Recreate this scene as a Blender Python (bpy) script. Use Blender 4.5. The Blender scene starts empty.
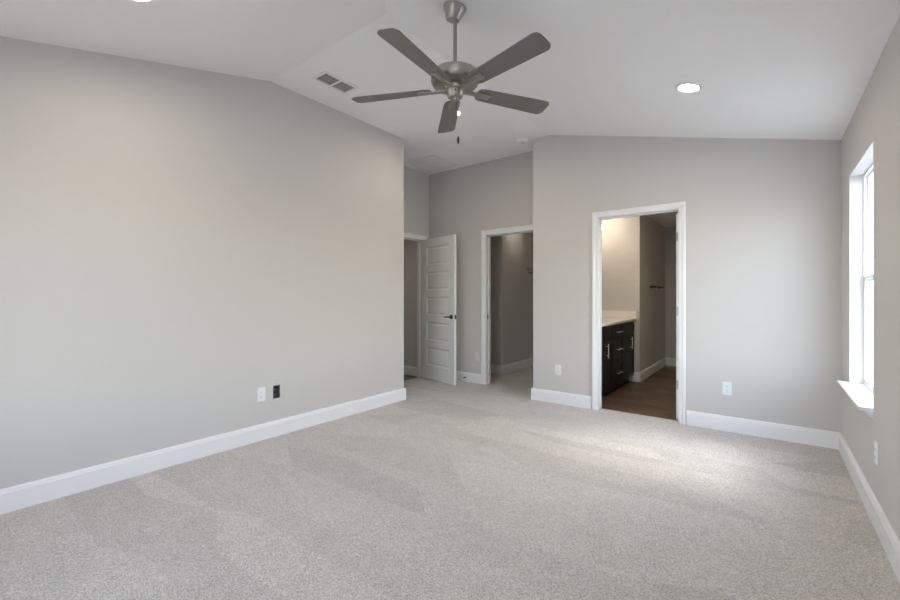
import bpy, bmesh, math, random
from mathutils import Vector, Matrix
random.seed(4)
scene = bpy.context.scene
COL = scene.collection
R = math.radians
PI = math.pi

# ------------------------------------------------------------------ camera
cam = bpy.data.cameras.new('camera')
cam.sensor_width = 36.0
cam.lens = 417.8 / 900.0 * 36.0
cam.shift_y = -3.5 / 900.0
cam.clip_start = 0.05
cam_o = bpy.data.objects.new('camera', cam)
COL.objects.link(cam_o)
cam_o.location = (0, 0, 1.215)
cam_o.rotation_euler = (R(90), 0, R(37.32))
scene.camera = cam_o

# ------------------------------------------------------------------ world, sun, exposure
SKY = 1.42
SUN = 0.75
world = bpy.data.worlds.new('sky')
scene.world = world
world.use_nodes = True
wn = world.node_tree.nodes
wl = world.node_tree.links
wn.clear()
wo = wn.new('ShaderNodeOutputWorld')
bg = wn.new('ShaderNodeBackground')
sky = wn.new('ShaderNodeTexSky')
sky.sky_type = 'NISHITA'
sky.sun_disc = False
sky.sun_elevation = R(47)
sky.sun_rotation = R(78)
sky.air_density = 1.0
sky.dust_density = 1.0
hs = wn.new('ShaderNodeHueSaturation')
hs.inputs['Saturation'].default_value = 0.68
wl.new(sky.outputs[0], hs.inputs['Color'])
wl.new(hs.outputs[0], bg.inputs['Color'])
bg.inputs['Strength'].default_value = SKY
wl.new(bg.outputs[0], wo.inputs['Surface'])

sd = bpy.data.lights.new('sun', 'SUN')
sd.energy = SUN
sd.angle = R(9.5)
sd.color = (0.84, 0.92, 1.0)
so = bpy.data.objects.new('sun', sd)
COL.objects.link(so)
so.location = (8, 3, 9)
so.rotation_euler = Vector((-1, 0, -1.08)).to_track_quat('-Z', 'Y').to_euler()

scene.view_settings.view_transform = 'Standard'
scene.view_settings.look = 'None'
scene.view_settings.gamma = 1.0
scene.view_settings.use_curve_mapping = False
scene.view_settings.exposure = 0.45
cy = scene.cycles
cy.use_denoising = True
cy.max_bounces = 14
cy.diffuse_bounces = 8
cy.glossy_bounces = 4
cy.transparent_max_bounces = 12
cy.caustics_reflective = False
cy.caustics_refractive = False
cy.sample_clamp_indirect = 6.0

LAMP = 190.0        # recessed discs
VAN = 20.0         # vanity shades
BATH_FILL, CLOSET_FILL, HALL_FILL = 190.0, 36.0, 26.0  # strengths of lamps added to brighten bathroom, closet and hall
WARM = (1.0, 0.86, 0.68)

# ------------------------------------------------------------------ materials
def new_mat(name):
    m = bpy.data.materials.new(name)
    m.use_nodes = True
    nt = m.node_tree
    b = nt.nodes['Principled BSDF']
    return m, nt, b


def plain(name, col, rough=0.5, metal=0.0, bump=0.0, bscale=200.0, var=0.0, vscale=3.0):
    m, nt, b = new_mat(name)
    b.inputs['Roughness'].default_value = rough
    b.inputs['Metallic'].default_value = metal
    tc = nt.nodes.new('ShaderNodeTexCoord')
    if var > 0:
        n = nt.nodes.new('ShaderNodeTexNoise')
        n.inputs['Scale'].default_value = vscale
        n.inputs['Detail'].default_value = 3
        nt.links.new(tc.outputs['Object'], n.inputs['Vector'])
        r = nt.nodes.new('ShaderNodeValToRGB')
        r.color_ramp.elements[0].position = 0.3
        r.color_ramp.elements[1].position = 0.7
        r.color_ramp.elements[0].color = tuple(c * (1 - var) for c in col) + (1,)
        r.color_ramp.elements[1].color = tuple(min(1, c * (1 + var)) for c in col) + (1,)
        nt.links.new(n.outputs[0], r.inputs[0])
        nt.links.new(r.outputs[0], b.inputs['Base Color'])
    else:
        b.inputs['Base Color'].default_value = tuple(col) + (1,)
    if bump > 0:
        n2 = nt.nodes.new('ShaderNodeTexNoise')
        n2.inputs['Scale'].default_value = bscale
        n2.inputs['Detail'].default_value = 2
        nt.links.new(tc.outputs['Object'], n2.inputs['Vector'])
        bp = nt.nodes.new('ShaderNodeBump')
        bp.inputs['Strength'].default_value = bump
        bp.inputs['Distance'].default_value = 0.002
        nt.links.new(n2.outputs[0], bp.inputs['Height'])
        nt.links.new(bp.outputs[0], b.inputs['Normal'])
    return m


def emissive(name, col, strength):
    m, nt, b = new_mat(name)
    b.inputs['Base Color'].default_value = (0.8, 0.8, 0.8, 1)
    b.inputs['Emission Color'].default_value = tuple(col) + (1,)
    b.inputs['Emission Strength'].default_value = strength
    return m


def carpet_mat():
    m, nt, b = new_mat('carpet')
    b.inputs['Roughness'].default_value = 0.95
    b.inputs['Specular IOR Level'].default_value = 0.1
    b.inputs['Sheen Weight'].default_value = 0.15
    b.inputs['Sheen Roughness'].default_value = 0.5
    N = nt.nodes.new
    L = nt.links.new
    tc = N('ShaderNodeTexCoord')
    f = N('ShaderNodeTexNoise'); f.inputs['Scale'].default_value = 210; f.inputs['Detail'].default_value = 5; f.inputs['Roughness'].default_value = 0.85
    L(tc.outputs['Object'], f.inputs['Vector'])
    r = N('ShaderNodeValToRGB')
    e = r.color_ramp.elements
    e[0].position = 0.27; e[0].color = (0.20, 0.187, 0.172, 1)
    e[1].position = 0.72; e[1].color = (0.76, 0.72, 0.68, 1)
    mid = r.color_ramp.elements.new(0.48); mid.color = (0.525, 0.493, 0.462, 1)
    tv = N('ShaderNodeTexVoronoi'); tv.inputs['Scale'].default_value = 280
    L(tc.outputs['Object'], tv.inputs['Vector'])
    ts = N('ShaderNodeSeparateColor'); L(tv.outputs['Color'], ts.inputs[0])
    tm = N('ShaderNodeMix'); tm.data_type = 'FLOAT'; tm.inputs[0].default_value = 0.35
    L(f.outputs[0], tm.inputs[2]); L(ts.outputs[0], tm.inputs[3])
    L(tm.outputs[0], r.inputs[0])
    # brushed lanes left by the vacuum cleaner
    mp = N('ShaderNodeMapping'); mp.inputs['Rotation'].default_value = (0, 0, R(32)); mp.inputs['Scale'].default_value = (0.7, 2.6, 1)
    L(tc.outputs['Object'], mp.inputs['Vector'])
    v = N('ShaderNodeTexVoronoi'); v.inputs['Scale'].default_value = 1.3
    L(mp.outputs[0], v.inputs['Vector'])
    sep = N('ShaderNodeSeparateColor')
    L(v.outputs['Color'], sep.inputs[0])
    n = N('ShaderNodeTexNoise'); n.inputs['Scale'].default_value = 6; n.inputs['Detail'].default_value = 4
    L(tc.outputs['Object'], n.inputs['Vector'])
    ad = N('ShaderNodeMath'); ad.operation = 'ADD'
    L(sep.outputs[0], ad.inputs[0]); L(n.outputs[0], ad.inputs[1])
    mr = N('ShaderNodeMapRange')
    mr.inputs['From Min'].default_value = 0.2; mr.inputs['From Max'].default_value = 1.6
    mr.inputs['To Min'].default_value = 0.87; mr.inputs['To Max'].default_value = 1.12
    L(ad.outputs[0], mr.inputs['Value'])
    mx = N('ShaderNodeMix'); mx.data_type = 'RGBA'; mx.blend_type = 'MULTIPLY'; mx.inputs[0].default_value = 1
    L(r.outputs[0], mx.inputs[6]); L(mr.outputs[0], mx.inputs[7])
    L(mx.outputs[2], b.inputs['Base Color'])
    bp = N('ShaderNodeBump'); bp.inputs['Strength'].default_value = 0.5; bp.inputs['Distance'].default_value = 0.006
    L(f.outputs[0], bp.inputs['Height']); L(bp.outputs[0], b.inputs['Normal'])
    return m


def wood_floor_mat(name='wood plank floor'):
    m, nt, b = new_mat(name)
    N = nt.nodes.new
    L = nt.links.new
    b.inputs['Roughness'].default_value = 0.42
    tc = N('ShaderNodeTexCoord')
    br = N('ShaderNodeTexBrick')
    br.inputs['Color1'].default_value = (0.19, 0.118, 0.082, 1)
    br.inputs['Color2'].default_value = (0.12, 0.073, 0.05, 1)
    br.inputs['Mortar'].default_value = (0.02, 0.013, 0.01, 1)
    br.inputs['Scale'].default_value = 1
    br.inputs['Mortar Size'].default_value = 0.002
    br.inputs['Brick Width'].default_value = 1.2
    br.inputs['Row Height'].default_value = 0.15
    L(tc.outputs['Object'], br.inputs['Vector'])
    mp = N('ShaderNodeMapping'); mp.inputs['Scale'].default_value = (2.0, 32, 1)
    L(tc.outputs['Object'], mp.inputs['Vector'])
    n = N('ShaderNodeTexNoise'); n.inputs['Scale'].default_value = 1.6; n.inputs['Detail'].default_value = 5
    L(mp.outputs[0], n.inputs['Vector'])
    mr = N('ShaderNodeMapRange'); mr.inputs['To Min'].default_value = 0.05; mr.inputs['To Max'].default_value = 1.75
    L(n.outputs[0], mr.inputs['Value'])
    mx = N('ShaderNodeMix'); mx.data_type = 'RGBA'; mx.blend_type = 'MULTIPLY'; mx.inputs[0].default_value = 1
    L(br.outputs['Color'], mx.inputs[6]); L(mr.outputs[0], mx.inputs[7])
    L(mx.outputs[2], b.inputs['Base Color'])
    return m


def cabinet_mat():
    m, nt, b = new_mat('espresso stained wood')
    N = nt.nodes.new
    L = nt.links.new
    b.inputs['Roughness'].default_value = 0.4
    b.inputs['Specular IOR Level'].default_value = 0.25
    tc = N('ShaderNodeTexCoord')
    mp = N('ShaderNodeMapping'); mp.inputs['Scale'].default_value = (30, 30, 2)
    L(tc.outputs['Object'], mp.inputs['Vector'])
    n = N('ShaderNodeTexNoise'); n.inputs['Scale'].default_value = 2; n.inputs['Detail'].default_value = 5
    L(mp.outputs[0], n.inputs['Vector'])
    r = N('ShaderNodeValToRGB')
    r.color_ramp.elements[0].color = (0.006, 0.0035, 0.003, 1)
    r.color_ramp.elements[1].color = (0.020, 0.011, 0.008, 1)
    L(n.outputs[0], r.inputs[0]); L(r.outputs[0], b.inputs['Base Color'])
    return m


def glass_mat():
    m = bpy.data.materials.new('window glass')
    m.use_nodes = True
    nt = m.node_tree
    nt.nodes.clear()
    o = nt.nodes.new('ShaderNodeOutputMaterial')
    t = nt.nodes.new('ShaderNodeBsdfTransparent')
    t.inputs[0].default_value = (0.96, 0.975, 0.97, 1)
    g = nt.nodes.new('ShaderNodeBsdfGlossy')
    g.inputs['Roughness'].default_value = 0.02
    mx = nt.nodes.new('ShaderNodeMixShader')
    mx.inputs[0].default_value = 0.05
    nt.links.new(t.outputs[0], mx.inputs[1])
    nt.links.new(g.outputs[0], mx.inputs[2])
    nt.links.new(mx.outputs[0], o.inputs[0])
    return m


def brushed(name, col, rough=0.32):
    m, nt, b = new_mat(name)
    N = nt.nodes.new
    L = nt.links.new
    b.inputs['Metallic'].default_value = 1
    b.inputs['Base Color'].default_value = tuple(col) + (1,)
    tc = N('ShaderNodeTexCoord')
    mp = N('ShaderNodeMapping'); mp.inputs['Scale'].default_value = (20, 20, 500)
    L(tc.outputs['Object'], mp.inputs['Vector'])
    n = N('ShaderNodeTexNoise'); n.inputs['Scale'].default_value = 3
    L(mp.outputs[0], n.inputs['Vector'])
    mr = N('ShaderNodeMapRange'); mr.inputs['To Min'].default_value = rough - 0.08; mr.inputs['To Max'].default_value = rough + 0.1
    L(n.outputs[0], mr.inputs['Value']); L(mr.outputs[0], b.inputs['Roughness'])
    return m


WALLC = (0.60, 0.58, 0.558)
M = dict(
    wall=plain('greige wall paint', WALLC, 0.75, bump=0.10, bscale=180),
    ceil=plain('flat white ceiling paint', (0.90, 0.90, 0.90), 0.9, bump=0.25, bscale=70),
    trim=plain('white semi gloss trim paint', (0.84, 0.845, 0.85), 0.35),
    doorp=plain('white door paint', (0.80, 0.80, 0.79), 0.4),
    vinyl=plain('white vinyl', (0.85, 0.86, 0.86), 0.35),
    plastic=plain('white plastic', (0.82, 0.82, 0.82), 0.35),
    slot=plain('dark slot', (0.03, 0.03, 0.03), 0.6),
    boxp=plain('grey blue junction box plastic', (0.11, 0.115, 0.125), 0.6, var=0.4, vscale=60),
    cable=plain('grey cable jacket', (0.30, 0.30, 0.31), 0.5),
    carpet=carpet_mat(),
    wood=wood_floor_mat(),
    cab=cabinet_mat(),
    stone=plain('off white cultured marble', (0.80, 0.77, 0.73), 0.2, var=0.03, vscale=8),
    glass=glass_mat(),
    nickel=brushed('brushed nickel', (0.42, 0.40, 0.375), 0.36),
    nickelb=brushed('satin nickel pull', (0.82, 0.80, 0.77), 0.42),
    bronze=plain('dark aged bronze', (0.055, 0.045, 0.04), 0.4, 0.8),
    blade=plain('taupe grey fan blade laminate', (0.18, 0.167, 0.152), 0.5, var=0.05, vscale=5),
    black=plain('black rubber', (0.015, 0.014, 0.014), 0.6),
    duct=plain('shaded duct dark', (0.04, 0.04, 0.04), 0.8),
    lamp=emissive('recessed lamp lens', WARM, LAMP),
    shade=emissive('frosted lamp shade', WARM, VAN),
    ground=plain('pale concrete and dry lawn', (0.50, 0.495, 0.48), 0.9, var=0.06, vscale=0.4),
    house=plain('pale exterior stucco', (0.6, 0.58, 0.54), 0.9),
    wire=plain('shaded wire', (0.22, 0.21, 0.20), 0.4),  # white wire, greyed in its colour for the closet's shade
)


# ------------------------------------------------------------------ mesh builder
class MB:
    def __init__(self):
        self.bm = bmesh.new()

    def box(self, x0, x1, y0, y1, z0, z1, bev=0.0, mat=None):
        b = bmesh.new()
        vs = [b.verts.new((x, y, z)) for x in (x0, x1) for y in (y0, y1) for z in (z0, z1)]
        for f in ((0, 1, 3, 2), (4, 6, 7, 5), (0, 4, 5, 1), (2, 3, 7, 6), (0, 2, 6, 4), (1, 5, 7, 3)):
            b.faces.new([vs[i] for i in f])
        if bev > 0:
            bmesh.ops.bevel(b, geom=list(b.edges), offset=bev, segments=2, affect='EDGES', profile=0.5)
        self._merge(b, mat)
        return self

    def _merge(self, b, mat=None):
        if mat is not None:
            bmesh.ops.transform(b, matrix=mat, verts=list(b.verts))
        bmesh.ops.recalc_face_normals(b, faces=list(b.faces))
        me = bpy.data.meshes.new('tmp')
        b.to_mesh(me)
        b.free()
        self.bm.from_mesh(me)
        bpy.data.meshes.remove(me)

    def lathe(self, prof, seg=32, mat=None):
        """prof: list of (r, z) from bottom to top, closed at both ends on the axis"""
        b = bmesh.new()
        rings = []
        for r, z in prof:
            if r < 1e-6:
                rings.append([b.verts.new((0, 0, z))])
            else:
                rings.append([b.verts.new((r * math.cos(2 * PI * i / seg), r * math.sin(2 * PI * i / seg), z)) for i in range(seg)])
        for a, c in zip(rings[:-1], rings[1:]):
            for i in range(seg):
                j = (i + 1) % seg
                if len(a) == 1 and len(c) == 1:
                    continue
                if len(a) == 1:
                    b.faces.new([a[0], c[j], c[i]])
                elif len(c) == 1:
                    b.faces.new([a[i], a[j], c[0]])
                else:
                    b.faces.new([a[i], a[j], c[j], c[i]])
        for ring in (rings[0], rings[-1]):
            if len(ring) > 1:
                b.faces.new(ring)
        self._merge(b, mat)
        return self

    def prism(self, pts, axis, a0, a1, bev=0.0, mat=None):
        """extrude the 2D outline pts along axis: 'x' (pts = y,z), 'y' (pts = x,z), 'z' (pts = x,y)"""
        b = bmesh.new()
        def mk(p, a):
            return {'x': (a, p[0], p[1]), 'y': (p[0], a, p[1]), 'z': (p[0], p[1], a)}[axis]
        lo = [b.verts.new(mk(p, a0)) for p in pts]
        hi = [b.verts.new(mk(p, a1)) for p in pts]
        n = len(pts)
        b.faces.new(lo)
        b.faces.new(list(reversed(hi)))
        for i in range(n):
            j = (i + 1) % n
            b.faces.new([lo[i], hi[i], hi[j], lo[j]])
        if bev > 0:
            bmesh.ops.recalc_face_normals(b, faces=list(b.faces))
            bmesh.ops.bevel(b, geom=list(b.edges), offset=bev, segments=2, affect='EDGES', profile=0.5)
        self._merge(b, mat)
        return self

    def tube(self, pts, r, seg=10, mat=None):
        b = bmesh.new()
        P = [Vector(p) for p in pts]
        rings = []
        up = Vector((0, 0, 1))
        for i, p in enumerate(P):
            d = (P[min(i + 1, len(P) - 1)] - P[max(i - 1, 0)]).normalized()
            u = d.cross(up)
            if u.length < 1e-3:
                u = d.cross(Vector((1, 0, 0)))
            u.normalize()
            v = d.cross(u).normalized()
            rr = r[i] if isinstance(r, (list, tuple)) else r
            rings.append([b.verts.new(p + rr * (math.cos(2 * PI * k / seg) * u + math.sin(2 * PI * k / seg) * v)) for k in range(seg)])
        for a, c in zip(rings[:-1], rings[1:]):
            for k in range(seg):
                j = (k + 1) % seg
                b.faces.new([a[k], a[j], c[j], c[k]])
        b.faces.new(rings[0])
        b.faces.new(list(reversed(rings[-1])))
        self._merge(b, mat)
        return self

    def build(self, name, mat, parent=None, smooth=None):
        me = bpy.data.meshes.new(name)
        self.bm.to_mesh(me)
        self.bm.free()
        o = bpy.data.objects.new(name, me)
        COL.objects.link(o)
        me.materials.append(mat)
        if smooth is not None:
            me.shade_smooth()
            if hasattr(me, 'set_sharp_from_angle'):
                me.set_sharp_from_angle(angle=R(smooth))
        if parent is not None:
            o.parent = parent
        return o


def tag(o, label=None, cat=None, group=None, kind=None):
    if label: o['label'] = label
    if cat: o['category'] = cat
    if group: o['group'] = group
    if kind: o['kind'] = kind
    return o


def empty(name, loc=(0, 0, 0), rotz=0.0, label=None, cat=None, group=None, kind=None):
    o = bpy.data.objects.new(name, None)
    o.empty_display_size = 0.1
    COL.objects.link(o)
    o.location = loc
    o.rotation_euler = (0, 0, rotz)
    return tag(o, label, cat, group, kind)


def copy_tree(o, parent=None):
    c = o.copy()
    COL.objects.link(c)
    if parent is not None:
        c.parent = parent
    for ch in list(o.children):
        copy_tree(ch, c)
    return c


def struct(name, mb, mat, label, cat, smooth=None):
    return tag(mb.build(name, mat, smooth=smooth), label, cat, kind='structure')


def wall_mb(axis, t0, t1, a0, a1, z0, z1, holes=()):
    """a slab wall; axis 'x' runs along X with thickness t0..t1 in Y, 'y' runs along Y with thickness in X.
    holes: (a0, a1, z0, z1)"""
    m = MB()
    As = sorted({a0, a1, *[h[0] for h in holes], *[h[1] for h in holes]})
    for p, q in zip(As[:-1], As[1:]):
        mid = (p + q) / 2
        hs_ = sorted([h for h in holes if h[0] < mid < h[1]], key=lambda h: h[2])
        z = z0
        spans = []
        for h in hs_:
            if h[2] > z + 1e-5:
                spans.append((z, h[2]))
            z = h[3]
        if z < z1 - 1e-5:
            spans.append((z, z1))
        for s, e in spans:
            if axis == 'x':
                m.box(p, q, t0, t1, s, e)
            else:
                m.box(t0, t1, p, q, s, e)
    bmesh.ops.remove_doubles(m.bm, verts=list(m.bm.verts), dist=1e-5)
    # drop the faces where two boxes of the same wall meet
    seen = {}
    for f in list(m.bm.faces):
        k = tuple(sorted(v.index for v in f.verts))
        seen.setdefault(frozenset(v for v in f.verts), []).append(f)
    kill = [f for fs in seen.values() if len(fs) > 1 for f in fs]
    if kill:
        bmesh.ops.delete(m.bm, geom=kill, context='FACES_ONLY')
    return m


# ------------------------------------------------------------------ dimensions
XR, XL, YF, YN = 0.460, -3.42, 4.52, -0.51
XA, YA = -4.12, 4.88          # alcove: door wall, back wall
XE = -2.21                    # left end of the far wall
YE = 3.588                    # end of the left wall
TOP = 3.2
ROOMY = 8.24                  # back of the bathroom
WY0, WY1, WZ0, WZ1 = 3.245, 4.11, 0.60, 2.078
NW = ((-2.50, -1.66), (-1.46, -0.62))   # unseen windows added to the near wall for daylight
BX0, BX1 = -1.463, -0.676       # bathroom doorway
CX0, CX1 = -3.105, -2.343     # closet doorway
EY0, EY1 = 3.98, 4.745        # entry doorway
DH = 2.068

# ------------------------------------------------------------------ setting: ground, floors
struct('ground', MB().box(-30, 40, -30, 40, -0.5, -0.35), M['ground'], 'pale flat ground outside around the house', 'ground')
slab = MB().box(-6.2, 0.62, -0.65, 8.4, -0.35, -0.03)
struct('slab', slab, M['house'], 'concrete slab under the rooms', 'floor slab')
cp = [(-3.5, -0.58), (0.5, -0.58), (0.5, 4.575), (-2.15, 4.575), (-2.15, 7.0), (-4.18, 7.0), (-4.18, 3.5), (-3.5, 3.5)]
struct('floor', MB().prism(cp, 'z', -0.03, 0.0), M['carpet'], 'beige grey speckled cut pile carpet over the whole bedroom floor', 'carpet floor')
struct('floor_bathroom', MB().box(-2.15, 0.5, 4.575, 8.3, -0.03, -0.008), M['wood'], 'dark brown wood plank floor of the bathroom', 'wood floor')
struct('floor_hall', MB().box(-6.0, -4.18, 3.4, 4.8, -0.03, -0.006), M['wood'], 'dark wood floor of the hallway behind the open door', 'wood floor')

# ------------------------------------------------------------------ setting: walls
struct('wall_left', wall_mb('y', XL - 0.12, XL, YN - 0.12, YE, 0, TOP, [(1.953, 2.018, 0.326, 0.439)]), M['wall'],
       'long blank greige wall along the left of the room', 'wall')
struct('wall_left_return', wall_mb('x', YE - 0.12, YE, XA - 0.12, XL - 0.12, 0, TOP), M['wall'], 'short return wall behind the end of the long wall', 'wall')
struct('wall_entry', wall_mb('y', XA - 0.12, XA, YE, YA + 0.12, 0, TOP, [(EY0, EY1, 0, DH)]), M['wall'],
       'narrow alcove wall above and around the open panel door', 'wall')
struct('wall_alcove', wall_mb('x', YA, YA + 0.12, XA, XE, 0, TOP, [(CX0, CX1, 0, DH)]), M['wall'],
       'back wall of the alcove around the closet doorway', 'wall')
struct('wall_far', wall_mb('x', YF, YF + 0.12, XE, XR, 0, TOP, [(BX0, BX1, 0, DH)]), M['wall'],
       'far greige wall with the bathroom doorway under the sloped ceiling', 'wall')
struct('wall_right', wall_mb('y', XR, XR + 0.108, YN - 0.108, ROOMY + 0.12, -0.03, TOP,
       [(WY0, WY1, WZ0 - 0.0202, WZ1)]), M['wall'], 'right wall with the tall daylight window', 'wall')
struct('wall_near', wall_mb('x', YN - 0.108, YN, XL - 0.12, XR, -0.03, TOP, [(a, b, WZ0 - 0.0202, WZ1) for a, b in NW]), M['wall'],
       'wall behind the camera with two added windows', 'wall')
struct('wall_bathroom_left', wall_mb('y', XE, XE + 0.11, YF + 0.12, ROOMY + 0.12, 0, TOP), M['wall'], 'wall between closet and bathroom', 'wall')
struct('wall_bathroom_end', wall_mb('x', 6.37, 6.49, XE + 0.11, -1.46, 0, 2.6), M['wall'], 'warmly lit bathroom wall at the end of the vanity', 'wall')
struct('wall_bathroom_side', wall_mb('y', -1.58, -1.46, 6.49, ROOMY, 0, 2.6), M['wall'], 'dim bathroom side wall carrying the towel bar', 'wall')
struct('wall_bathroom_back', wall_mb('x', ROOMY, ROOMY + 0.12, XE + 0.11, XR, 0, TOP), M['wall'], 'dark back wall of the bathroom', 'wall')
struct('wall_closet_front', wall_mb('x', 5.70, 5.82, XA, -3.316, 0, 2.6), M['wall'], 'dark closet wall facing the closet doorway', 'wall')
struct('wall_closet_left', wall_mb('y', -3.436, -3.316, 5.82, 6.95, 0, 2.6), M['wall'], 'closet side wall running away from the doorway', 'wall')
struct('wall_closet_back', wall_mb('x', 6.95, 7.07, -3.436, XE, 0, 2.6), M['wall'], 'back wall of the closet behind the wire shelf', 'wall')
struct('wall_closet_side', wall_mb('y', XA - 0.12, XA, YA + 0.12, 5.82, 0, 2.6), M['wall'], 'hidden side wall of the closet', 'wall')
struct('wall_hall', wall_mb('x', 4.765, 4.885, -6.0, XA - 0.12, 0, 2.6), M['wall'], 'dim hallway wall seen past the open door', 'wall')
struct('wall_hall_near', wall_mb('x', 3.348, 3.468, -6.0, XA - 0.12, 0, 2.6), M['wall'], 'near hallway wall', 'wall')
struct('wall_hall_end', wall_mb('y', -6.12, -6.0, 3.348, 4.885, 0, 2.6), M['wall'], 'end wall of the hallway', 'wall')

# ------------------------------------------------------------------ setting: ceilings
def ceil_z(x, y):
    return 3.072 - max(0.0, x + 2.0, 1.93 - y) / 4.0

cb = MB()
b = bmesh.new()
pts = [(-4.24, 1.93), (-2, 1.93), (-2, 5.0), (-4.24, 5.0), (0.575, -0.645), (0.575, 5.0), (-4.24, -0.645)]
lo = [b.verts.new((x, y, ceil_z(x, y))) for x, y in pts]
hi = [b.verts.new((x, y, ceil_z(x, y) + 0.2)) for x, y in pts]
for f in ((0, 1, 2, 3), (1, 4, 5, 2), (6, 4, 1, 0)):
    b.faces.new([lo[i] for i in reversed(f)])
    b.faces.new([hi[i] for i in f])
loop = [6, 4, 5, 2, 3, 0]
for i in range(len(loop)):
    p, q = loop[i], loop[(i + 1) % len(loop)]
    b.faces.new([lo[p], lo[q], hi[q], hi[p]])
cb._merge(b)
struct('ceiling', cb, M['ceil'], 'white vaulted ceiling, flat in the middle and sloping down to the window walls', 'ceiling')
struct('ceiling_bathroom', MB().box(XE + 0.11, XR, YF + 0.12, ROOMY, 2.44, 2.56), M['ceil'], 'flat dim ceiling of the bathroom', 'ceiling')
struct('ceiling_closet', MB().box(XA, XE, YA + 0.12, 6.95, 2.44, 2.56), M['ceil'], 'flat ceiling of the closet', 'ceiling')
struct('ceiling_hall', MB().box(-6.0, XA - 0.12, 3.468, 4.765, 2.44, 2.56), M['ceil'], 'flat ceiling of the hallway', 'ceiling')

# ------------------------------------------------------------------ baseboards
BH, BT = 0.135, 0.019
PROF = [(0, 0), (BT, 0), (BT, BH - 0.024), (BT - 0.003, BH - 0.018), (BT - 0.004, BH - 0.008), (BT - 0.009, BH), (0, BH)]

def base_run(m, wall, pos, side, a0, a1, z=0.0):
    """wall 'x' = face at y=pos running along x, 'y' = face at x=pos; side = +1/-1 direction the board sticks out"""
    if wall == 'x':
        m.prism([(pos + side * d, z + h) for d, h in PROF], 'x', a0, a1)
    else:
        m.prism([(pos + side * d, z + h) for d, h in PROF], 'y', a0, a1)
    return m

def baseboard(name, runs, label):
    m = MB()
    for r in runs:
        base_run(m, *r)
    return struct(name, m, M['trim'], label, 'baseboard')

baseboard('baseboard_left', [('y', XL, 1, YN, YE), ('x', YE, 1, XA, XL + BT)], 'white baseboard along the long left wall')
baseboard('baseboard_alcove', [('y', XA, 1, YE, EY0 - 0.065), ('y', XA, 1, EY1 + 0.065, YA), ('x', YA, -1, XA, CX0 - 0.065)],
          'white baseboard along the alcove beside the closet doorway')
baseboard('baseboard_far_left', [('y', XE, -1, YF, YA), ('x', YF, -1, XE - BT, BX0 - 0.058)], 'short white baseboard between closet corner and bathroom doorway')
baseboard('baseboard_far_right', [('x', YF, -1, BX1 + 0.058, XR)], 'white baseboard from the bathroom doorway to the window wall')
baseboard('baseboard_right', [('y', XR, -1, YN, YF)], 'white baseboard under the window on the right wall')
baseboard('baseboard_near', [('x', YN, 1, XL, XR)], 'white baseboard of the wall behind the camera')
baseboard('baseboard_bathroom', [('x', 6.37, -1, -2.08, -1.46 + BT), ('y', -1.46, 1, 6.37, ROOMY), ('x', ROOMY, -1, -1.46, XR), ('y', XR, -1, YF + 0.12, ROOMY)],
          'white baseboard around the bathroom wall corner')
baseboard('baseboard_closet', [('x', 5.70, -1, XA, -3.316 + BT), ('y', -3.316, 1, 5.70, 6.95), ('x', 6.95, -1, -3.316, XE), ('y', XE, -1, YA + 0.12, 6.95)],
          'white baseboard inside the dark closet')
baseboard('baseboard_hall', [('x', 4.765, -1, -6.0, XA - 0.125), ('x', 3.468, 1, -6.0, XA - 0.12)], 'white baseboard in the hallway past the open door')

# ------------------------------------------------------------------ door casings and jambs
def casing_profile(w=0.06, t=0.016):
    # across the width (0 = opening side), out from the wall
    return [(0, 0), (0, t * 0.6), (w * 0.5, t * 0.62), (w * 0.6, t * 0.98), (w * 0.94, t), (w, t * 0.85), (w, 0)]

def doorway(name, axis, face, back, a0, a1, h, label, w=0.07):
    """casing on the room face, jamb lining through the wall. axis 'x': face is a y, opening a0..a1 in x"""
    root = empty(name, (0, 0, 0), 0, label, 'door casing', kind='structure')
    sgn = -1 if back > face else 1
    pr = casing_profile(w)
    def put(m, quad_lo, quad_hi):
        pass
    cs = MB()
    b = bmesh.new()
    rv = -0.005
    path = [(a0 - rv, 0, -1, 0), (a0 - rv, h + rv, -1, 1), (a1 + rv, h + rv, 1, 1), (a1 + rv, 0, 1, 0)]
    rings = []
    for (pa, pz, sa, sz) in path:
        ring = []
        for (d, t) in pr:
            A = pa + sa * d
            Z = pz + sz * d
            T = face + sgn * t
            ring.append(b.verts.new((A, T, Z) if axis == 'x' else (T, A, Z)))
        rings.append(ring)
    n = len(pr)
    for ra, rb in zip(rings[:-1], rings[1:]):
        for i in range(n):
            j = (i + 1) % n
            b.faces.new([ra[i], ra[j], rb[j], rb[i]])
    b.faces.new(rings[0])
    b.faces.new(list(reversed(rings[-1])))
    cs._merge(b)
    cs.build('casing', M['trim'], root)
    jt = 0.012
    t0, t1 = min(face, back), max(face, back)
    j = MB()
    st = (t0 + t1) / 2 + (0.012 if back > face else -0.012)
    for (p0, p1, q0, q1) in ((a0, a0 + jt, 0, h), (a1 - jt, a1, 0, h), (a0, a1, h - jt, h)):
        if axis == 'x': j.box(p0, p1, t0, t1, q0, q1)
        else: j.box(t0, t1, p0, p1, q0, q1)
    for (p0, p1, q0, q1) in ((a0 + jt, a0 + jt + 0.01, 0, h - jt), (a1 - jt - 0.01, a1 - jt, 0, h - jt), (a0 + jt, a1 - jt, h - jt - 0.01, h - jt)):
        s0, s1 = (st - 0.018, st + 0.018)
        if axis == 'x': j.box(p0, p1, s0, s1, q0, q1)
        else: j.box(s0, s1, p0, p1, q0, q1)
    j.build('jamb', M['trim'], root)
    return root

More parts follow.
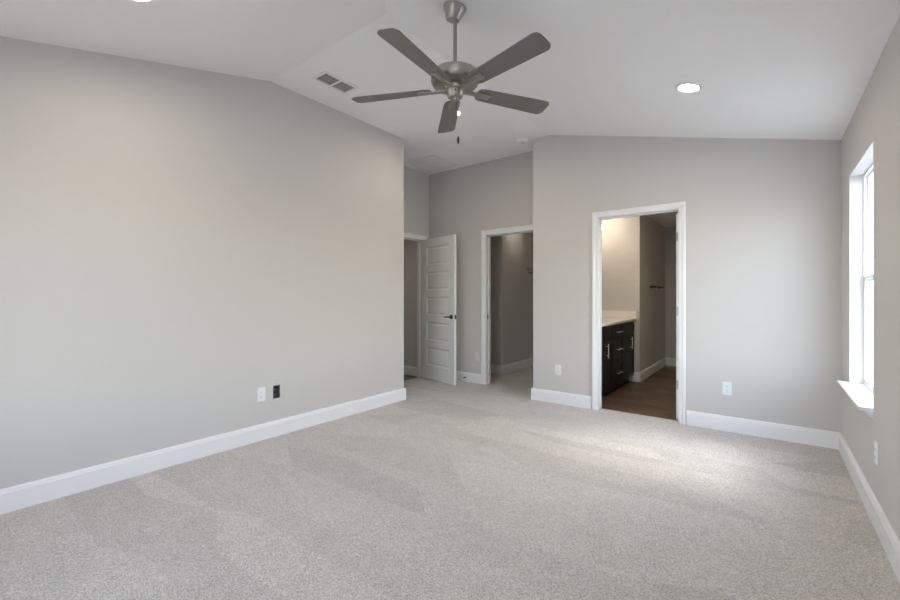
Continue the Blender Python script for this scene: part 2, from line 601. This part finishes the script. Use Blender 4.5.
tb = doorway('trim_bathroom_door', 'x', YF, YF + 0.12, BX0, BX1, DH, 'white casing around the bathroom doorway in the far wall', 0.054)
tcl = doorway('trim_closet_door', 'x', YA, YA + 0.12, CX0, CX1, DH, 'white casing around the dark closet doorway in the alcove', 0.065)
te = doorway('trim_entry_door', 'y', XA, XA - 0.12, EY0, EY1, DH, 'white casing of the hallway doorway beside the open panel door', 0.062)
# strike plates set into the jambs
MB().box(CX0 + 0.0115, CX0 + 0.0135, YA + 0.03, YA + 0.062, 0.905, 0.965).build('strike_plate', M['bronze'], tcl)
MB().box(BX0 + 0.0115, BX0 + 0.0135, YF + 0.07, YF + 0.102, 0.905, 0.965).build('strike_plate', M['bronze'], tb)
# transition strip
struct('trim_threshold', MB().prism([(BX0 + 0.012, -0.008), (BX0 + 0.012, 0.002), (BX1 - 0.012, 0.002), (BX1 - 0.012, -0.008)], 'y', 4.565, 4.595),
       M['carpet'], 'carpet edge turned down at the bathroom doorway', 'threshold')

# ------------------------------------------------------------------ doors
def panel_leaf(w, h, t, rows=5):
    """leaf in local coords: x 0..w, y -t..0, z 0..h with sunk fields on both faces and raised centre panels"""
    m = MB()
    st, top, bot, rail = 0.115, 0.115, 0.20, 0.095
    ph = (h - top - bot - rail * (rows - 1)) / rows
    m.box(0, st, -t, 0, 0, h)
    m.box(w - st, w, -t, 0, 0, h)
    z = 0
    cuts = []
    z0 = bot
    m.box(st, w - st, -t, 0, 0, bot)
    for k in range(rows):
        cuts.append((z0, z0 + ph))
        z1 = z0 + ph
        nxt = z1 + rail if k < rows - 1 else h
        m.box(st, w - st, -t, 0, z1, nxt)
        z0 = nxt
    fields = []
    d = 0.011
    for (p, q) in cuts:
        for y_, s in ((0, -1), (-t, 1)):
            # sloped frame from the face down to the groove, then a raised centre field
            b = bmesh.new()
            def ring(ins, dep):
                return [b.verts.new((x, y_ + s * dep, zz)) for x, zz in ((st + ins, p + ins), (w - st - ins, p + ins), (w - st - ins, q - ins), (st + ins, q - ins))]
            rs = [ring(0, 0), ring(0.004, 0.003), ring(0.016, d), ring(0.030, d), ring(0.046, 0.005)]
            for a, c in zip(rs[:-1], rs[1:]):
                for i in range(4):
                    j = (i + 1) % 4
                    b.faces.new([a[i], a[j], c[j], c[i]])
            b.faces.new(rs[-1])
            m._merge(b)
    bmesh.ops.remove_doubles(m.bm, verts=list(m.bm.verts), dist=1e-5)
    bmesh.ops.recalc_face_normals(m.bm, faces=list(m.bm.faces))
    return m

def hinge(parent, x, y, z):
    m = MB()
    m.lathe([(0, -0.045), (0.0065, -0.045), (0.0065, 0.045), (0, 0.045)], 12, Matrix.Translation((x, y, z)))
    m.lathe([(0, 0.045), (0.008, 0.046), (0.006, 0.052), (0, 0.054)], 12, Matrix.Translation((x, y, z)))
    m.box(x, x + 0.003, y - 0.032, y, z - 0.044, z + 0.044)
    return m.build('hinge', M['nickel'], parent, 40)

def lever(parent, x, y, z, sy, sx):
    """lever handle on the face at y; sy outward, sx direction of the lever"""
    rm = Matrix.Translation((x, y, z)) @ Matrix.Rotation(-sy * PI / 2, 4, 'X')
    m = MB()
    m.lathe([(0, 0), (0.031, 0), (0.031, 0.006), (0.026, 0.010), (0.012, 0.012), (0.011, 0.045), (0.0, 0.047)], 24, rm)
    yy = y + sy * 0.047
    m.tube([(x - sx * 0.008, yy, z), (x + sx * 0.02, yy, z + 0.002), (x + sx * 0.06, yy + sy * 0.004, z - 0.001), (x + sx * 0.10, yy, z - 0.004), (x + sx * 0.115, yy - sy * 0.006, z - 0.003)],
           [0.010, 0.0095, 0.0085, 0.0075, 0.006], 12)
    return m.build('door_handle', M['bronze'], parent, 45)

LW, LH, LT = 0.766, 2.042, 0.035
d1 = empty('door_1', (XA + 0.016, EY1 - 0.006, 0.012), R(-14.2), 'white five panel entry door standing open in the alcove', 'door', kind='structure')
lf = panel_leaf(LW, LH, LT).build('door_leaf', M['doorp'], d1)
lever(d1, LW - 0.062, -LT, 0.925, -1, -1)
lever(d1, LW - 0.062, 0, 0.925, 1, -1)
MB().box(LW - 0.0005, LW + 0.0015, -0.030, -0.005, 0.895, 0.955).build('latch_plate', M['bronze'], d1)
for z in (0.24, 1.02, 1.80):
    m = MB()
    m.lathe([(0, -0.045), (0.0065, -0.045), (0.0065, 0.045), (0, 0.047)], 12, Matrix.Translation((-0.006, -LT - 0.003, z)))
    m.box(-0.004, 0.028, -LT - 0.002, -LT + 0.0005, z - 0.044, z + 0.044)
    m.build('hinge', M['nickelb'], d1, 40)

# bathroom door, opened square into the bathroom: only its hinge edge shows
d2 = empty('door_2', (BX1 - 0.014, YF + 0.118, 0.006), R(90), 'white bathroom door swung open into the bathroom, only its hinge edge showing', 'door', kind='structure')
panel_leaf(0.72, 2.028, 0.035).build('door_leaf', M['doorp'], d2, None)
d2.location = (BX1 - 0.0125 - 0.035, YF + 0.104, 0.006)
for c in d2.children:
    c.location.y = 0.0
for z in (0.34, 1.065, 1.795):
    m = MB()
    m.box(-0.0022, 0.0005, -0.032, -0.004, z - 0.045, z + 0.045)
    m.lathe([(0, -0.045), (0.006, -0.045), (0.006, 0.045), (0, 0.047)], 12, Matrix.Translation((-0.005, -0.034, z)))
    m.build('hinge', M['nickel'], d2, 40)
lever(d2, 0.655, -0.035, 0.93, -1, -1)
lever(d2, 0.655, 0, 0.93, 1, -1)

# ------------------------------------------------------------------ windows
def window(name, loc, rotz, width, label, sill_ext=(0.05, 0.05)):
    """local: x along the opening 0..width, y = 0 wall face (room at -y), outside at +y; z absolute"""
    root = empty(name, loc, rotz, label, 'window', kind='structure')
    z0, z1, D = WZ0, WZ1, 0.108
    W = width
    lin = MB()
    for (a, b_, c, d) in ((0, 0.006, z0, z1), (W - 0.006, W, z0, z1), (0, W, z1 - 0.006, z1)):
        lin.box(a, b_, 0.0, 0.074, c, d)
    lin.build('window_reveal', M['wall'], root)
    fr = MB()
    fw = 0.018
    for (a, b_, c, d) in ((0, fw, z0, z1), (W - fw, W, z0, z1), (fw, W - fw, z1 - fw, z1), (fw, W - fw, z0, z0 + fw)):
        fr.box(a, b_, 0.072, D + 0.002, c, d)
    fr.build('window_frame', M['vinyl'], root)
    mid = (z0 + z1) / 2
    def sash(nm, y0, y1, za, zb):
        s = MB()
        sw = 0.020
        a, b_ = fw - 0.004, W - fw + 0.004
        for (p, q, c, d) in ((a, a + sw, za, zb), (b_ - sw, b_, za, zb), (a + sw, b_ - sw, zb - sw, zb), (a + sw, b_ - sw, za, za + sw)):
            s.box(p, q, y0, y1, c, d, 0.003)
        so_ = s.build(nm, M['vinyl'], root)
        MB().box(a + sw - 0.002, b_ - sw + 0.002, (y0 + y1) / 2 - 0.002, (y0 + y1) / 2 + 0.002, za + sw - 0.002, zb - sw + 0.002).build('window_pane', M['glass'], so_)
        return so_
    sash('upper_sash', 0.091, 0.105, mid - 0.018, z1 - fw + 0.004)
    ls = sash('lower_sash', 0.074, 0.089, z0 + fw - 0.004, mid + 0.018)
    for x in (W * 0.28, W * 0.72):
        MB().box(x - 0.03, x + 0.03, 0.068, 0.086, mid + 0.018, mid + 0.030, 0.003).build('sash_lock', M['vinyl'], ls)
    si = MB()
    si.prism([(-0.057, z0 - 0.016), (-0.060, z0 - 0.012), (-0.060, z0 - 0.004), (-0.056, z0), (0.074, z0), (0.074, z0 - 0.02), (-0.052, z0 - 0.02)], 'x', -sill_ext[0], W + sill_ext[1])
    si.build('window_sill', M['trim'], root)
    ap = MB()
    ap.prism([(0, z0 - 0.02), (-0.026, z0 - 0.02), (-0.026, z0 - 0.028), (-0.018, z0 - 0.036), (-0.012, z0 - 0.044), (-0.010, z0 - 0.058), (0, z0 - 0.058)], 'x', 0.0 - sill_ext[0] + 0.02, W + sill_ext[1] - 0.02)
    ap.build('sill_apron', M['trim'], root)
    return root

# rotz -90: local x -> -Y, local y -> +X
window('window_1', (XR, WY1, 0), R(-90), WY1 - WY0, 'tall white single hung window in the right wall, sunlit sill below', (0.06, 0.008))
for i, (a, b_) in enumerate(NW):  # unseen windows, added to let more daylight in
    window('window_%d' % (2 + i), (b_, YN, 0), R(180), b_ - a, ('white window added behind the camera for daylight, nearest the long left wall', 'white window added behind the camera for daylight, nearest the right wall')[i])

# ------------------------------------------------------------------ ceiling fan
FX, FY = -1.487, 2.0
ZB = 2.445
fan = empty('ceiling_fan', (FX, FY, ZB), 0, 'brushed nickel ceiling fan with five taupe blades hanging from the vaulted ceiling', 'ceiling fan')
zc = ceil_z(FX, FY) - ZB
tilt = Matrix.Translation((0, 0, zc)) @ Matrix.Rotation(math.atan(0.25), 4, 'Y')
MB().lathe([(0.0, -0.080), (0.033, -0.080), (0.041, -0.076), (0.044, -0.064), (0.064, -0.022), (0.068, -0.012), (0.068, -0.001), (0, -0.001)], 40, tilt).build('canopy', M['nickel'], fan, 35)
MB().lathe([(0, 0.11), (0.0115, 0.11), (0.0115, zc - 0.07), (0, zc - 0.07)], 20).build('downrod', M['nickel'], fan, 35)
MB().lathe([(0, 0.108), (0.020, 0.108), (0.020, 0.132), (0.014, 0.140), (0, 0.140)], 24).build('rod_collar', M['nickel'], fan, 35)
MB().lathe([(0, 0.020), (0.050, 0.020), (0.058, 0.026), (0.061, 0.042), (0.100, 0.042), (0.122, 0.030), (0.132, 0.030), (0.140, 0.040), (0.143, 0.050), (0.143, 0.088), (0.138, 0.096), (0.10, 0.106), (0.05, 0.110), (0, 0.110)], 48).build('motor_housing', M['nickel'], fan, 30)
MB().lathe([(0, -0.002), (0.062, -0.002), (0.064, 0.004), (0.064, 0.016), (0.058, 0.022), (0, 0.022)], 40).build('flywheel', M['nickel'], fan, 30)
sw = MB().lathe([(0, -0.048), (0.030, -0.048), (0.043, -0.044), (0.047, -0.036), (0.048, -0.006), (0.054, -0.004), (0.054, -0.001), (0, -0.001)], 40).build('switch_housing', M['nickel'], fan, 30)
MB().box(0.012, 0.022, -0.0495, -0.047, -0.026, -0.014, 0.001, Matrix.Rotation(R(20), 4, 'Z')).build('reverse_switch', M['black'], sw)
MB().lathe([(0, -0.056), (0.006, -0.054), (0.008, -0.048), (0, -0.047)], 16).build('bottom_cap', M['nickelb'], sw, 40)

def blade_outline():
    r0, r1 = 0.145, 0.650
    w0, w1 = 0.052, 0.066
    pts = []
    # root with clipped corners, tip with rounded corners
    pts += [(r0, -w0 + 0.022), (r0 + 0.012, -w0 + 0.008), (r0 + 0.035, -w0)]
    n = 7
    cr = 0.036
    for k in range(n):
        a = -PI / 2 + PI / 2 * k / (n - 1)
        pts.append((r1 - cr + cr * math.cos(a), -w1 + cr + cr * math.sin(a)))
    for k in range(n):
        a = PI / 2 * k / (n - 1)
        pts.append((r1 - cr + cr * math.cos(a), w1 - cr + cr * math.sin(a)))
    pts += [(r0 + 0.035, w0), (r0 + 0.012, w0 - 0.008), (r0, w0 - 0.022)]
    return pts

PITCH = R(-12)
bl0 = MB().prism(blade_outline(), 'z', 0.003, 0.0085, 0.0, Matrix.Rotation(PITCH, 4, 'X')).build('blade', M['blade'], fan)
bk = MB()
bk.prism([(0.045, -0.015), (0.13, -0.015), (0.155, -0.024), (0.225, -0.024), (0.232, -0.018), (0.232, 0.018), (0.225, 0.024), (0.155, 0.024), (0.13, 0.015), (0.045, 0.015)],
         'z', -0.003, 0.003, 0.0, Matrix.Rotation(PITCH, 4, 'X'))
bk.prism([(0.04, -0.002), (0.09, -0.006), (0.14, -0.0065), (0.19, -0.003), (0.19, -0.001), (0.14, 0.002), (0.04, 0.012)], 'y', -0.010, 0.010)
for x, y in ((0.172, -0.014), (0.172, 0.014), (0.215, 0)):
    bk.lathe([(0, -0.006), (0.004, -0.005), (0.005, -0.003), (0, -0.002)], 10, Matrix.Rotation(PITCH, 4, 'X') @ Matrix.Translation((x, y, 0)))
bk0 = bk.build('blade_bracket', M['nickel'], fan)
for k in range(5):
    ang = R(-11.5 + 72 * k)
    for src in (bl0, bk0):
        o = src if k == 0 else src.copy()
        if k:
            COL.objects.link(o)
            o.parent = fan
        o.rotation_euler = (0, 0, ang)
pc = MB()
px, py = 0.030, -0.010
pc.tube([(px - 0.004, py, -0.04), (px, py, -0.06), (px, py, -0.16), (px, py, -0.287)], 0.0011, 6)
chain = pc.build('pull_chain', M['nickelb'], fan, 60)
MB().lathe([(0, -0.327), (0.004, -0.327), (0.0058, -0.321), (0.0058, -0.297), (0.003, -0.287), (0, -0.286)], 14, Matrix.Translation((px, py, 0))).build('fob', M['bronze'], chain, 40)

# ------------------------------------------------------------------ recessed lights
def downlight(x, y, label):
    z = ceil_z(x, y)
    e = 0.01
    nx = (ceil_z(x + e, y) - ceil_z(x - e, y)) / (2 * e)
    ny = (ceil_z(x, y + e) - ceil_z(x, y - e)) / (2 * e)
    q = Vector((0, 0, 1)).rotation_difference(Vector((-nx, -ny, 1)).normalized())
    root = empty('recessed_light', (x, y, z), 0, label, 'ceiling light', 'recessed ceiling lights')
    root.rotation_mode = 'QUATERNION'
    root.rotation_quaternion = q
    return root

tr0 = None
for (x, y, lab) in ((-0.442, 3.339, 'lit round recessed light in the ceiling slope above the bathroom doorway'),
                    (-2.527, 3.378, 'lit recessed light half hidden behind a fan blade'),
                    (-2.565, 0.728, 'recessed light at the top edge above the long left wall'),
                    ):
    rt = downlight(x, y, lab)
    if tr0 is None:
        m = MB()
        b = bmesh.new()
        prof = [(0.056, -0.0035), (0.066, -0.0125), (0.076, -0.013), (0.087, -0.006), (0.089, -0.0005), (0.056, -0.0005)]
        seg = 48
        rings = [[b.verts.new((r * math.cos(2 * PI * i / seg), r * math.sin(2 * PI * i / seg), z)) for i in range(seg)] for r, z in prof]
        for k in range(len(prof)):
            a, c = rings[k], rings[(k + 1) % len(prof)]
            for i in range(seg):
                j = (i + 1) % seg
                b.faces.new([a[i], a[j], c[j], c[i]])
        m._merge(b)
        tr0 = m.build('trim_ring', M['plastic'], rt, 40)
        le0 = MB().lathe([(0, -0.0055), (0.05, -0.005), (0.058, -0.0042), (0.058, -0.002), (0, -0.002)], 48).build('lens', M['lamp'], rt, 40)
    else:
        for s in (tr0, le0):
            o = s.copy()
            COL.objects.link(o)
            o.parent = rt

# unseen lamps under their ceilings; those in neighbouring rooms added to brighten them
def unseen_ceiling_lamp(parent, x, y, z, strength, q=None):
    lm = emissive('lamp lens', WARM, strength)
    tr = tr0.copy()
    le = bpy.data.objects.new('unseen_lamp', le0.data.copy())
    le.data.materials.clear()
    le.data.materials.append(lm)
    COL.objects.link(le)
    COL.objects.link(tr)
    tr.name = 'unseen_lamp_ring'
    le.parent = bpy.data.objects[parent]
    tr.parent = le
    le.location = (x, y, z)
    if q is not None:
        le.rotation_mode = 'QUATERNION'
        le.rotation_quaternion = q

q4 = Vector((0, 0, 1)).rotation_difference(Vector((0.25, 0, 1)).normalized())
unseen_ceiling_lamp('ceiling', -0.45, 0.70, ceil_z(-0.45, 0.70), LAMP, q4)
unseen_ceiling_lamp('ceiling_bathroom', -0.75, 5.35, 2.44, BATH_FILL)
unseen_ceiling_lamp('ceiling_closet', -3.02, 6.05, 2.44, CLOSET_FILL)
unseen_ceiling_lamp('ceiling_hall', -4.9, 4.1, 2.44, HALL_FILL)

# ------------------------------------------------------------------ ceiling vents, smoke detector
sv = empty('ceiling_vent', (-2.987, 2.281, 3.072), 0, 'small white two section supply vent with dark slots left of the fan', 'vent')
m = MB()
hw, hl, fw = 0.094, 0.174, 0.022
for (a, b_, c, d) in ((-hw, -hw + fw, -hl, hl), (hw - fw, hw, -hl, hl), (-hw + fw, hw - fw, -hl, -hl + fw), (-hw + fw, hw - fw, hl - fw, hl), (-hw + fw, hw - fw, -0.009, 0.009)):
    m.box(a, b_, c, d, -0.010, -0.0005, 0.002)
m.build('vent_frame', M['plastic'], sv)
MB().box(-hw + fw, hw - fw, -hl + fw, hl - fw, -0.0025, -0.0005).build('duct_opening', M['duct'], sv)  # flat dark plate, the duct's shade put into its colour
for (c, d) in ((-hl + fw, -0.009), (0.009, hl - fw)):
    s = MB()
    for k in range(4):
        x = -hw + fw + 0.020 + k * 0.037
        s.box(-0.0095, 0.0095, c, d, -0.0008, 0.0008, 0, Matrix.Translation((x, 0, -0.0065)) @ Matrix.Rotation(R(-20), 4, 'Y'))
    s.build('louvers', plain('vent louver grey', (0.34, 0.34, 0.33), 0.5), sv)

rg = empty('return_grille', (-3.739, 4.484, 3.072), 0, 'large white square return air grille in the alcove ceiling', 'vent')
m = MB()
h = 0.262
fw = 0.032
for (a, b_, c, d) in ((-h, -h + fw, -h, h), (h - fw, h, -h, h), (-h + fw, h - fw, -h, -h + fw), (-h + fw, h - fw, h - fw, h)):
    m.box(a, b_, c, d, -0.012, -0.0005, 0.003)
m.build('vent_frame', M['plastic'], rg)
MB().box(-h + fw, h - fw, -h + fw, h - fw, -0.002, -0.0005).build('duct_opening', plain('pale return filter', (0.68, 0.68, 0.67), 0.8), rg)
s = MB()
for k in range(22):
    y = -h + fw + 0.011 + k * 0.0206
    s.box(-h + fw, h - fw, -0.0075, 0.0075, -0.0008, 0.0008, 0, Matrix.Translation((0, y, -0.007)) @ Matrix.Rotation(R(-22), 4, 'X'))
for x in (-0.08, 0.08):
    s.box(x - 0.004, x + 0.004, -h + fw, h - fw, -0.012, -0.008)
s.build('louvers', M['plastic'], rg)

sm = empty('smoke_detector', (-2.32, 4.465, 3.072), 0, 'round white smoke detector on the ceiling at the alcove corner', 'smoke detector')
MB().lathe([(0, -0.012), (0.068, -0.012), (0.07, -0.008), (0.07, -0.0005), (0, -0.0005)], 40).build('base_plate', M['plastic'], sm, 35)
MB().lathe([(0, -0.033), (0.034, -0.033), (0.052, -0.030), (0.060, -0.022), (0.062, -0.012), (0, -0.012)], 40).build('detector_body', M['plastic'], sm, 35)
MB().lathe([(0, -0.035), (0.009, -0.035), (0.010, -0.033), (0, -0.032)], 16).build('test_button', M['cable'], sm, 35)

# ------------------------------------------------------------------ wall plates
def outlet(loc, rotz, label, decora=False):
    """local: plate in the x-z plane, room at -y"""
    root = empty('outlet', loc, rotz, label, 'outlet', 'duplex wall outlets')
    MB().box(-0.036, 0.036, -0.0065, -0.0002, -0.0585, 0.0585, 0.0028).build('cover_plate', M['plastic'], root)
    for z in (-0.0205, 0.0205):
        rc = MB()
        rc.prism([(-0.0165, z - 0.010), (-0.010, z - 0.0145), (0.010, z - 0.0145), (0.0165, z - 0.010), (0.0165, z + 0.010), (0.010, z + 0.0145), (-0.010, z + 0.0145), (-0.0165, z + 0.010)], 'y', -0.0085, -0.006)
        ro = rc.build('receptacle', M['plastic'], root)
        sl = MB()
        sl.box(-0.0075, -0.0052, -0.0089, -0.0083, z - 0.003, z + 0.006)
        sl.box(0.0052, 0.0075, -0.0089, -0.0083, z - 0.002, z + 0.005)
        sl.lathe([(0, -0.0004), (0.0024, -0.0004), (0.0024, 0.0004), (0, 0.0004)], 10, Matrix.Translation((0, -0.0086, z - 0.008)) @ Matrix.Rotation(PI / 2, 4, 'X'))
        sl.build('slots', M['slot'], ro)
    MB().lathe([(0, 0), (0.003, 0), (0.002, 0.0012), (0, 0.0012)], 12, Matrix.Translation((0, -0.0064, 0)) @ Matrix.Rotation(PI / 2, 4, 'X')).build('screw', M['nickelb'], root)
    return root

outlet((XL, 1.845, 0.386), R(90), 'white outlet on the long left wall beside the open junction box')
outlet((-1.90, YF, 0.381), 0, 'white outlet on the far wall left of the bathroom doorway')
outlet((-0.298, YF, 0.384), 0, 'white outlet on the far wall between bathroom doorway and window wall')
outlet((XR, 3.14, 0.382), R(-90), 'white outlet on the right wall below the window, seen nearly edge on')
outlet((-3.24, YA, 0.370), 0, 'white outlet on the alcove wall beside the closet casing')

jb = empty('junction_box', (XL, 1.9855, 0.3825), R(90), 'open dark electrical box without cover in the long left wall', 'junction box')
m = MB()
m.box(-0.0325, 0.0325, 0.070, 0.074, -0.0565, 0.0565)
for (a, b_, c, d) in ((-0.0325, -0.030, -0.0565, 0.0565), (0.030, 0.0325, -0.0565, 0.0565), (-0.030, 0.030, -0.0565, -0.054), (-0.030, 0.030, 0.054, 0.0565)):
    m.box(a, b_, 0.001, 0.070, c, d)
m.build('box_shell', M['boxp'], jb)
cbm = MB()
cbm.tube([(-0.012, 0.066, 0.05), (-0.008, 0.04, 0.03), (0.010, 0.03, 0.005), (0.014, 0.034, -0.02), (-0.004, 0.03, -0.042), (-0.016, 0.045, -0.03)], 0.0055, 10)
cbm.build('coiled_cable', M['cable'], jb, 60)

ds = empty('door_stop', (-3.424, YA - BT, 0.067), 0, 'small door stop with dark tip on the alcove baseboard behind the door', 'door stop')
rx = Matrix.Rotation(PI / 2, 4, 'X')
MB().lathe([(0, 0), (0.013, 0), (0.012, 0.005), (0.006, 0.008), (0.005, 0.03), (0, 0.031)], 18, rx).build('stop_rod', M['nickel'], ds, 40)
MB().lathe([(0, 0.03), (0.010, 0.03), (0.011, 0.034), (0.011, 0.042), (0.008, 0.046), (0, 0.047)], 18, rx).build('rubber_tip', M['black'], ds, 40)

# ------------------------------------------------------------------ bathroom
VX, VY0, VY1, VH = -1.530, 4.66, 6.366, 0.872
van = empty('vanity_cabinet', (VX, VY0, 0), 0, 'dark espresso bathroom vanity with silver pulls under a white countertop', 'vanity cabinet')
LX = XE + 0.112 - VX        # back of the cabinet in local x
LY = VY1 - VY0
MB().box(LX, -0.02, 0, LY, 0.10, VH - 0.001).build('cabinet_body', M['cab'], van)
MB().box(LX, -0.075, 0.0, LY, -0.008, 0.10).build('toe_kick', M['cab'], van)

def shaker(y0, y1, z0, z1, name):
    m = MB()
    f = 0.055 if (z1 - z0) > 0.28 else 0.030
    m.box(-0.02, -0.006, y0, y1, z0, z1)
    for (a, b_, c, d) in ((y0, y0 + f, z0, z1), (y1 - f, y1, z0, z1), (y0 + f, y1 - f, z0, z0 + f), (y0 + f, y1 - f, z1 - f, z1)):
        m.box(-0.006, 0.002, a, b_, c, d, 0.0015)
    return m.build(name, M['cab'], van)

def pull(parent, y, z, vertical, ln=0.17):
    m = MB()
    x = 0.032
    if vertical:
        m.tube([(x, y, z - ln / 2), (x, y, z + ln / 2)], 0.0065, 12)
        for s in (-1, 1):
            m.tube([(0.001, y, z + s * ln * 0.32), (x, y, z + s * ln * 0.32)], 0.0045, 8)
    else:
        m.tube([(x, y - ln / 2, z), (x, y + ln / 2, z)], 0.0065, 12)
        for s in (-1, 1):
            m.tube([(0.001, y + s * ln * 0.32, z), (x, y + s * ln * 0.32, z)], 0.0045, 8)
    return tag(m.build('handle', M['nickelb'], parent, 50), 'silver bar pull')

def ly(Y):
    return Y - VY0
g = 0.004
# sink base doors, drawer stack, end door
for (a, b_, hy) in ((4.68, 5.00, 4.725), (5.00, 5.33, 5.045)):
    dd = shaker(ly(a) + g, ly(b_) - g, 0.115, 0.69, 'cabinet_door')
    pull(dd, ly(hy), 0.57, True)
shaker(ly(4.68) + g, ly(5.33) - g, 0.70, 0.86, 'false_front')
for (z0, z1) in ((0.70, 0.86), (0.41, 0.69), (0.115, 0.40)):
    dr = shaker(ly(5.33) + g, ly(5.77) - g, z0, z1, 'drawer')
    pull(dr, ly(5.55), {0.70: 0.765, 0.41: 0.545, 0.115: 0.245}[z0], False, 0.2)
dd = shaker(ly(5.77) + g, ly(6.36) - g, 0.115, 0.69, 'cabinet_door')
pull(dd, ly(6.13), 0.57, True)
shaker(ly(5.77) + g, ly(6.36) - g, 0.70, 0.86, 'false_front')

ct = empty('countertop', (VX, VY0, VH), 0, 'white cultured marble vanity countertop with low splash', 'countertop')
MB().box(LX, 0.036, 0, LY, 0.0, 0.034, 0.004).build('counter_slab', M['stone'], ct)
MB().box(LX, LX + 0.02, 0, LY, 0.034, 0.135, 0.003).build('back_splash', M['stone'], ct)
MB().box(LX + 0.02, 0.030, LY - 0.02, LY, 0.034, 0.135, 0.003).build('side_splash', M['stone'], ct)

vl = empty('vanity_light', (XE + 0.11, 5.75, 2.20), 0, 'bathroom vanity light with glowing shades above the mirror wall', 'wall light')
MB().box(0.0005, 0.022, -0.42, 0.42, -0.055, 0.055, 0.005).build('back_plate', M['nickel'], vl)
for y in (-0.36, -0.02, 0.34):
    MB().tube([(0.02, y, 0.0), (0.10, y, 0.0), (0.142, y, 0.012), (0.150, y, 0.05)], 0.008, 10).build('lamp_arm', M['nickel'], vl, 50)
    MB().lathe([(0.0, -0.02), (0.050, -0.02), (0.052, 0.0), (0.040, 0.06), (0.028, 0.085), (0, 0.09)], 24, Matrix.Translation((0.153, y, 0.0))).build('lamp_shade', M['shade'], vl, 50)

tbz = 1.365
tw = empty('towel_bar', (-1.46, 7.35, tbz), 0, 'dark towel bar on the dim bathroom side wall', 'towel bar')
for s in (-0.30, 0.30):
    m = MB()
    m.lathe([(0, 0), (0.026, 0), (0.026, 0.007), (0.012, 0.012), (0.010, 0.055), (0.013, 0.060), (0.013, 0.075), (0, 0.078)], 20, Matrix.Translation((0.0005, s, 0)) @ Matrix.Rotation(PI / 2, 4, 'Y'))
    m.build('bar_post', M['bronze'], tw, 40)
MB().tube([(0.068, -0.30, 0), (0.068, 0.30, 0)], 0.009, 14).build('bar', M['bronze'], tw, 50)

# ------------------------------------------------------------------ closet shelf
ws = empty('wire_shelf', (-3.30, 6.945, 1.70), 0, 'thin wire closet shelf with hanging rail deep in the dark closet', 'closet shelf')
m = MB()
Lw = XE - (-3.30) - 0.012
for z, y in ((0, -0.40), (-0.035, -0.40), (0, -0.01), (0, -0.2)):
    m.tube([(0.0, y, z), (Lw, y, z)], 0.0035, 6)
k = 0.0
while k < Lw:
    m.tube([(k, -0.01, 0.004), (k, -0.40, 0.004), (k, -0.402, -0.035)], 0.0016, 4)
    k += 0.0254
m.build('shelf_wires', M['wire'], ws)
m = MB()
m.tube([(0.0, -0.37, -0.075), (Lw, -0.37, -0.075)], 0.012, 12)
m.build('hanging_rod', M['wire'], ws, 50)
m = MB()
m.box(-0.014, -0.006, -0.41, -0.34, -0.014, 0.008, 0.002)
m.build('end_bracket', M['wire'], ws)
